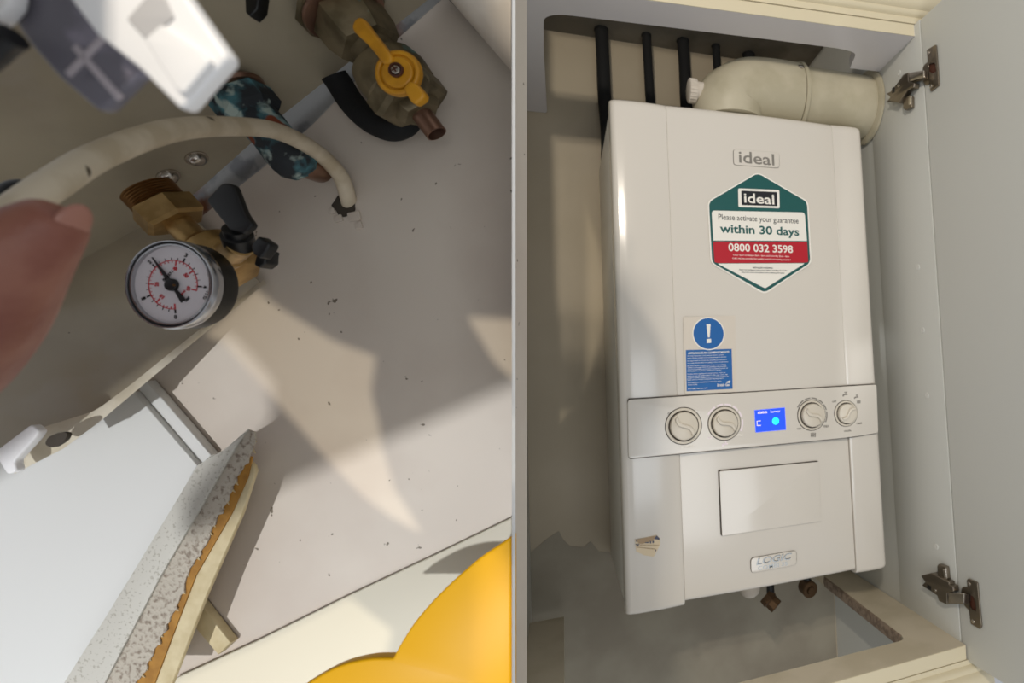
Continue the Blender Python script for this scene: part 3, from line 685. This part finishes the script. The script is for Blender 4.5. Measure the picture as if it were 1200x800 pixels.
hd = build('lever_handle', [hpl(.0035, 27, .004, .0014), hpl(.0022, 26, .003, .001, 20.5), hpl(.0016, 18.5, .004, .001),
    plate(rnd(lv([(288, 145), (300, 108), (328, 88), (353, 98), (378, 135), (508, 300), (513, 345), (460, 352), (438, 320), (383, 250), (298, 170)], dh), .0018), LF(dh), 0, .005, .0014, 3),
    plate(rnd(lv([(570, 485), (607, 440), (645, 455), (692, 512), (685, 540), (640, 572), (615, 560)], dh + .0008), .0014), LF(dh + .0008), 0, .005, .0013, 3)], 'handleY', gv)
build('handle_boss', lathe(Lp(464.5, 84, dh + .0115), -CY, [(-.016, .007), (.0055, .007)], 28), 'dullbrass', gv)
rb = Lp(464.8, 82.5, dh + .0012)
build('screw_recess', lathe(rb, -CY, [(0, 8.6 * S(dh)), (.0010, 8.6 * S(dh)), (.0011, 6.8 * S(dh)), (.0004, 6.4 * S(dh))], 32), 'recess', hd)
sh = build('screw', lathe(rb, -CY, [(0, 5.8 * S(dh)), (.0008, 5.6 * S(dh)), (.0014, 4.4 * S(dh)), (.0016, 2 * S(dh))], 28), 'steel', hd)
q0 = lx(464.8, 82.5, dh + .0012); w_ = .8 * S(dh)
def crs(a):
    c, s_ = math.cos(a), math.sin(a); L_ = 3.6 * S(dh)
    return [(q0[0] + x * c - y * s_, q0[1] + x * s_ + y * c) for x, y in ((-L_, -w_), (L_, -w_), (L_, w_), (-L_, w_))]
build('screw_slots', [plate(crs(.5), LF(dh - .0006), 0, .0005), plate(crs(.5 + math.pi / 2), LF(dh - .0006), 0, .0005)], 'recess', hd)
bp_ = build('tap_shadow_tube', tube([tuple(Lp(a, b, c)) + (.0068,) for a, b, c in [(391, 88, .325), (398, 98, .327), (412, 120, .328), (432, 140, .324), (456, 151, .322), (474, 146, .321), (482, 134, .321)]], 20, 6), 'blackmat'); tag(bp_, 'black tube standing in for the shadow of the brass gas tap', 'shadow stand-in')  # tube shape stands for the shadow cast behind the tap
# corroded copper pipe
KK = 1.12
cpn = thing('copper_elbow', 'corroded copper pipe elbow with a green crusted nut', 'pipe', Lp(325, 170, .31))
ca, cdv = ax(276, 106, .300, 358, 206, .308)
RS = s = S(.306)
build('ring', lth(ca, cdv, [(-6, 24), (-1, 27), (4, 26), (6, 20)], 28), 'copper', cpn)
build('compression_nut', lth(ca, cdv, [(4, 24), (8, 28), (30, 28), (38, 22)], 6, rot=.3), 'verd', cpn)
def dirt(V, amp):
    return [v + Vector((random.uniform(-amp, amp) for _ in range(3))) for v in V]
g = lth(ca, cdv, [(30, 19), (50, 19.5), (70, 19.5), (90, 20), (106, 20), (117, 18), (124, 13), (127, 6)], 28)
build('pipe', (dirt(g[0], .0003), g[1]), 'verd', cpn)
e_ = ca + cdv * (108 * UL)
build('elbow', tube([tuple(e_) + (15 * s,), tuple(e_ + CX * .001 + CY * .008) + (14.5 * s,), tuple(e_ + CX * -.002 + CY * .020 + CZ * .001) + (14 * s,)], 24, 6), 'copper', cpn)
KK = 1.0
# filling valve: thread, nut, body, black lever
fv = thing('brass_valve', 'new brass valve with a threaded end and a black lever', 'valve', Lp(230, 280, .30))
fa, fdv = ax(176, 226, .296, 288, 345, .310)
RS = s = S(.298)
thr = [(-6, 20)]
for i in range(7): thr += [(i * 3.4 - 4, 25.5), ((i * 3.4 + 1.7) - 4, 23.6)]
build('thread', lth(fa, fdv, thr + [(24, 23)], 40), 'brassT', fv)
build('hex_nut', lth(fa, fdv, [(16, 26), (19, 31), (43, 31), (47, 27), (48, 16)], 6, rot=.62), 'brass', fv)
build('neck', lth(fa, fdv, [(44, 14), (80, 14), (90, 20)], 28), 'brass', fv)
ba, bdv = ax(240, 285, .302, 290, 332, .306)
build('body', lth(ba, bdv, [(-8, 16), (0, 25), (18, 27), (34, 25)], 32), 'brass', fv)
build('end_nut', lth(ba, bdv, [(30, 24), (33, 30), (50, 30), (56, 26), (57, 14)], 6, rot=.3), 'brass', fv)
la, ldv = ax(262, 304, .29, 291, 279, .272)
build('spindle', lth(la, ldv, [(0, 13), (4, 15), (10, 15), (11, 13), (28, 13)], 28), 'brass', fv)
dl = .268
def lq(l): return [lx(160 + a / 5, 170 + b / 5, dl) for a, b in l]
lvr = build('lever', [plate(rnd(lq([(416, 325), (505, 228), (545, 222), (578, 238), (640, 400), (690, 470), (640, 520), (560, 505), (520, 455)]), .0016), LF(dl), .001, .004, .001), plate(rnd(lq([(690, 590), (735, 535), (800, 580), (790, 610), (745, 668), (700, 640)]), .0012), LF(dl), .002, .006, .001)], 'black', fv)
build('lever_hub', lathe(Lp(282, 290, dl + .012), -CY * .6 + CX * .35 + CZ * .6, [(0, 12 * s), (.001, 14 * s), (.008, 14 * s), (.0085, 11 * s), (.012, 11 * s), (.0124, 9 * s)], 32), 'black', lvr)
build('lever_stop', lp(rnd([(299, 300), (312, 292), (311, 308), (303, 314), (297, 310)], 2), .280, .008, .001), 'black', lvr)
# pressure gauge
dg = .262
pg = thing('pressure_gauge', 'round white dial pressure gauge with black needle', 'gauge', Lp(204, 334, .275))
gx, gy = lx(203.5, 333.5, dg); sg = S(dg); GF = LF(dg)
gc = cw(gx, dg, gy); R = 51.5 * sg
build('case', lathe(gc + CY * .001, CY, [(0, R * .99), (.0085, R * .99), (.0105, R * .95), (.012, R * .8)], 64), 'gaugecase', pg)
build('bezel', lathe(gc, -CY, [(-.003, R * 1.0), (-.0015, R * 1.02), (.0012, R * 1.02), (.0022, R * .99), (.0022, R * .965), (.0012, R * .955), (.0012, R * .925), (.0017, R * .915), (.0017, R * .885), (.0002, R * .875), (-.002, R * .87)], 72, cap=False), 'chrome', pg)
build('bezel_groove', plate([circ(gx, gy, R * .958, 72), circ(gx, gy, R * .915, 72)], GF, .0014, .002), 'ink', pg)
dial = build('dial', plate(circ(gx, gy, R * .89, 64), GF, .0002, .002), 'dial', pg)
rr = 28.4 * sg
def pol(a, r): return (gx + r * math.cos(math.radians(a)), gy + r * math.sin(math.radians(a)))
def bar_(a, r0, r1, w):
    c, s_ = math.cos(math.radians(a)), math.sin(math.radians(a))
    p0, p1 = pol(a, r0), pol(a, r1); nx, ny = -s_ * w / 2, c * w / 2
    return plate([(p0[0] + nx, p0[1] + ny), (p0[0] - nx, p0[1] - ny), (p1[0] - nx, p1[1] - ny), (p1[0] + nx, p1[1] + ny)], GF, .0004, .0003)
def ang(bar): return 275 - bar * 69.8
build('red_arc', [plate(circ(gx, gy, rr + .5 * sg, 60, -14, 275) + circ(gx, gy, rr - .35 * sg, 60, -14, 275)[::-1], GF, .0004, .0003)] + [bar_(ang(p_ / 14.5), rr - (2.6 if p_ % 10 else 6) * sg, rr, (.5 if p_ % 10 else 1.5) * sg) for p_ in range(0, 61, 2)], 'redink', dial)
build('black_ticks', [bar_(ang(b_ / 5), rr + .6 * sg, rr + (3.4 if b_ % 5 else 5.4) * sg, (.55 if b_ % 5 else 1.7) * sg) for b_ in range(0, 21)], 'ink', dial)
for v in range(5):
    q = pol(ang(v) , rr + 9.5 * sg); build('bar_number', text(str(v), GF, q[0], q[1], 3.0 * sg, 4.8 * sg, .0003, ang(v) - 90, .02), 'ink', dial)
for v in range(10, 70, 10):
    q = pol(ang(v / 14.5), rr - 9.5 * sg); build('psi_number', text(str(v), GF, q[0], q[1], 5.2 * sg, 4.4 * sg, .0003, ang(v / 14.5) - 90, .03), 'redink', dial)
def gt(b, px, py, w, h, rot, m): q = lx(140 + px / 6.16, 270 + py / 6.16, dg); build('dial_lettering', text(b, GF, q[0], q[1], w * sg, h * sg, .0003, rot, .01), m, dial)
gt('EN 837-1', 356, 328, 15.5, 3.2, 45, 'ink'); gt('bar', 495, 492, 7, 4, 45, 'ink'); gt('psi', 468, 448, 5.5, 3.6, 45, 'redink'); gt('CL 2.5', 630, 468, 10, 3.4, 62, 'ink')
na = 125.6
def nd(l): 
    c, s_ = math.cos(math.radians(na)), math.sin(math.radians(na)); cxg, cyg = lx(204.5, 334, dg)
    return [(cxg + (a * c - b * s_) * sg, cyg + (a * s_ + b * c) * sg) for a, b in l]
nb = build('needle', [plate(nd([(39.5, .4), (39.5, -.4), (8, -2.0), (0, -3), (-8, -1.4), (-23, -3.2), (-23, 3.2), (-8, 1.4), (0, 3), (8, 2.0)]), GF, .0014, .0005), plate(circ(*lx(204.5, 334, dg), 7.2 * sg, 28), GF, .0022, .0018, .0004)], 'black', pg)
build('needle_pin', lathe(Lp(204.5, 334, dg - .0022), -CY, [(0, 1.3 * sg), (.0006, 1.0 * sg)], 14), 'brassT', nb)
# white waste pipe, upper right, butting against the divider
wp0, wpd = Lp(540, -65, .295), (Lp(690, 110, .300) - Lp(540, -65, .295)).normalized()
bm = bmesh.new(); g = lathe(wp0 - wpd * .02, wpd, [(0, .0235), (.01, .0235), (.02, .0232), (.14, .0232)], 48)
vv = [bm.verts.new(v) for v in g[0]]
for f in g[1]: bm.faces.new([vv[i] for i in f])
cutn = (CX + CY * .4525).normalized()
r_ = bmesh.ops.bisect_plane(bm, geom=bm.verts[:] + bm.edges[:] + bm.faces[:], plane_co=cw(-.4525 * .3 - .0004, .3, 0), plane_no=cutn, clear_outer=True)
bmesh.ops.holes_fill(bm, edges=[e for e in bm.edges if e.is_boundary])
wp = build('white_pipe', from_bm(bm), 'pipeW'); tag(wp, 'fat off white plastic pipe in the upper right of the compartment', 'pipe')
sg_ = build('black_seal', lp([(522, -14), (536, -4), (550, 12), (566, 40), (556, 34), (540, 14), (526, 0)], .334, .004, .0008), 'black'); tag(sg_, 'thin black rubber seal edge beside the off white pipe', 'seal')
# blurred connector close to the lens
pl_ = thing('cable_plug', 'out of focus white plug with a smoky grey socket', 'plug', Lp(150, 40, .09))
dq = .100
hs = build('housing', [lp(rnd([(48, -60), (82, 0), (112, 40), (162, 80), (208, 126), (215, 125), (264, 70), (264, 62), (206, -20), (168, -80)], 5), dq, .003, .0008)], 'plugW', pl_); hs['label'] = 'white plastic plug housing'
build('housing_rim', [lp(rnd([(168, 46), (188, 28), (238, 62), (246, 72), (214, 110), (204, 102)], 4), dq - .0012, .0014, .0004)], 'plugW', hs)
build('latch_recess', [lp(rnd([(148, 22), (176, -10), (192, -4), (203, 20), (170, 46)], 3), dq - .0004, .0008, .0002)], 'plugR', hs)
gk = build('socket', [lp(rnd([(14, -30), (18, 28), (36, 54), (68, 90), (112, 128), (122, 126), (164, 84), (138, 60), (112, 36), (90, 4), (72, -40)], 4), .1035, .0026, .0008)], 'plugG', pl_); gk['label'] = 'smoky grey plastic socket'
build('socket_ribs', [lp([(82, 56), (88, 50), (142, 112), (135, 117)], .1030, .0008, .0003), lp([(80, 90), (74, 84), (116, 40), (122, 46)], .1030, .0008, .0003)], 'plugV', gk)
bw = build('black_wire', tube([tuple(Lp(a, b, .10)) + (.0024,) for a, b in [(-40, 84), (-14, 64), (2, 50), (14, 42)]], 16, 5), 'black'); tag(bw, 'short black wire at the left edge below the white corner', 'wire')
wc = build('white_bracket', lp(rnd([(-30, -30), (16, -30), (9, 4), (-5, 20), (-30, 34)], 3), .100, .003, .0008), 'plugW'); tag(wc, 'blurred white bracket corner in the top left', 'bracket')
# hand: one skinned body, thumb pinching the cable
def skin_body(nodes, edges, sub=2):
    me = bpy.data.meshes.new('b'); me.from_pydata([tuple(Lp(n[0], n[1], n[2])) for n in nodes], edges, [])
    o = bpy.data.objects.new('b', me); COL.objects.link(o)
    sm = o.modifiers.new('s', 'SKIN'); sm.use_smooth_shade = True; sm.branch_smoothing = .6
    for i, n in enumerate(nodes):
        v = me.skin_vertices[0].data[i]; r = n[3] / 1000; v.radius = (r, r); v.use_root = (i == 0)
    ss = o.modifiers.new('u', 'SUBSURF'); ss.levels = sub; ss.render_levels = sub
    COL.objects.unlink(o); return eval_obj(o)
N_ = [(-520, 590, .172, 23), (-430, 520, .170, 27), (-330, 500, .155, 20), (-225, 490, .138, 15.5), (-140, 450, .130, 16.5), (-75, 392, .128, 16), (-34, 348, .126, 14), (4, 310, .125, 11), (36, 282, .1255, 8.6), (64, 259, .126, 6.6), (79, 246, .1265, 4.6),
      (-700, 720, .180, 25), (-1000, 930, .185, 32), (-1300, 1120, .190, 36),
      (-310, 375, .166, 11.5), (-190, 275, .190, 9.5), (-100, 258, .190, 8.5), (-52, 285, .180, 7),
      (-325, 385, .188, 11.5), (-220, 290, .212, 9.5), (-135, 285, .208, 8.5), (-104, 312, .198, 7),
      (-350, 405, .206, 11), (-255, 318, .229, 9), (-185, 318, .224, 8), (-162, 346, .214, 6.8),
      (-392, 435, .220, 10), (-315, 362, .238, 8), (-258, 362, .233, 7), (-240, 386, .225, 6)]
E_ = [(0, 1), (1, 2), (2, 3), (3, 4), (4, 5), (5, 6), (6, 7), (7, 8), (8, 9), (9, 10), (0, 11), (11, 12), (12, 13)]
for k in (14, 18, 22, 26): E_ += [(1, k), (k, k + 1), (k + 1, k + 2), (k + 2, k + 3)]
ps = build('person', skin_body(N_, E_), 'skin'); tag(ps, 'person reaching in from the left, thumb pressing the white cable', 'person')
nl = []
bm = bmesh.new(); bmesh.ops.create_uvsphere(bm, u_segments=24, v_segments=14, radius=1)
t1 = (Lp(90, 236, .124) - Lp(66, 286, .124)).normalized(); t3 = (CX * .86 - CZ * .48 - CY * .05); t3 = (t3 - t1 * t3.dot(t1)).normalized(); t2 = t3.cross(t1)
nm = fr(Lp(83.5, 264, .1262), t1 * .0052, t2 * .0034, t3 * .0013)
nl = from_bm(bm, nm)
build('thumbnail', nl, 'nail', ps)
#PART4
# ================================================================== camera, light
cd = bpy.data.cameras.new('camera'); co = bpy.data.objects.new('camera', cd); COL.objects.link(co); sc.camera = co
cd.sensor_fit = 'HORIZONTAL'; cd.sensor_width = 36; cd.lens = F / 1200 * 36; cd.shift_x = -0.25; cd.clip_start = .01; cd.clip_end = 50
cd.dof.use_dof = True; cd.dof.focus_distance = .45; cd.dof.aperture_fstop = 13
co.matrix_world = fr(CAM, CX, CZ, -CY)
w = bpy.data.worlds.new('world'); sc.world = w; w.use_nodes = True
w.node_tree.nodes['Background'].inputs['Color'].default_value = (.92, .95, 1, 1); w.node_tree.nodes['Background'].inputs['Strength'].default_value = .43
def spot(name, loc, to, e, size, ang, col, blend=.3):
    l = bpy.data.lights.new(name, 'SPOT'); l.energy = e; l.shadow_soft_size = size; l.spot_size = math.radians(ang); l.spot_blend = blend; l.color = col
    o = bpy.data.objects.new(name, l); COL.objects.link(o); o.location = loc; o.rotation_euler = (Vector(to) - Vector(loc)).to_track_quat('-Z', 'Y').to_euler(); return o
spot('ceiling_spotlight', (-.30, -1.40, .95), (.2, .1, .4), 18, .018, 80, (1, .90, .76))
spot('ceiling_spotlight', (-.315, -1.34, .985), (.2, .1, .4), 15, .018, 80, (1, .92, .80))
def area(name, loc, to, e, sx_, sy_, col):
    l = bpy.data.lights.new(name, 'AREA'); l.shape = 'RECTANGLE'; l.size = sx_; l.size_y = sy_; l.energy = e; l.color = col
    o = bpy.data.objects.new(name, l); COL.objects.link(o); o.location = loc; o.rotation_euler = (Vector(to) - Vector(loc)).to_track_quat('-Z', 'Y').to_euler(); return o
area('window_daylight', (.1, -2.3, -.45), (.2, 0, .4), 14, 1.0, 1.2, (.92, .96, 1))
# added boards and lamps, all unseen, that shape the light on the left
struct(build('light_blocker_1', plate([(-.40, .036), (-.113, .036), (-.113, .42), (-.40, .42)], LF(.05), 0, .012), 'divider'), 'added unseen board keeping the ceiling light off the left compartment', 'board')  # unseen board added to keep the ceiling spots off the left wall
def shade(Lc, db, dw, outline, holes, name, label):
    t = (db - Lc[1]) / (dw - Lc[1])
    def mp(q):
        a, b = lx(q[0], q[1], dw); return (Lc[0] + (a - Lc[0]) * t, Lc[2] + (b - Lc[2]) * t)
    struct(build(name, plate([[mp(q) for q in l] for l in [outline] + holes], LF(db), 0, .003), 'divider'), label, 'board')
L1 = (-.45, -.8, -.55); L2 = (.25, -.8, -.45)
shade(L1, -.1, .33, [(-80, 592), (0, 550), (155, 460), (226, 398), (250, 402), (298, 455), (300, 500), (252, 560), (250, 606), (380, 549), (470, 511), (606, 450), (712, 404), (712, 1000), (768, 1000), (768, -160), (-80, -160)], [], 'light_blocker_2', 'added unseen board shading the upper left wall')  # unseen board added so its edge draws the shade line on the wall
A_h = [(228, 394), (290, 336), (310, 354), (385, 400), (438, 420), (432, 465), (441, 500), (445, 530), (460, 580), (475, 602), (492, 631), (455, 611), (420, 585), (382, 547), (300, 454), (252, 402)]
B_h = [(190, 803), (300, 752), (405, 699), (459, 741), (450, 775), (430, 790), (380, 830), (190, 830)]
C_h = [(543, 371), (600, 374), (622, 374), (622, 440), (600, 448), (575, 425)]
shade(L2, -.1, .335, [(-70, -60), (680, -60), (680, 880), (-70, 880)], [A_h, B_h, C_h], 'light_blocker_3', 'added unseen board with openings that shape the light patches')  # added out-of-view board; its openings shape the bright patches
spot('added_daylight_spot', cw(*L1), Lp(250, 600, .33), 42, .012, 31, (.93, .96, 1))  # added lamp standing in for daylight from below
spot('added_warm_spot', cw(*L2), Lp(272, 604, .335), 30, .006, 19.5, (1, .90, .72), .08)  # added lamp that throws the warm patches through the openings
vs = sc.view_settings; vs.view_transform = 'Standard'; vs.look = 'None'; vs.exposure = 0; vs.gamma = 1; vs.use_curve_mapping = False
sc.display_settings.display_device = 'sRGB'
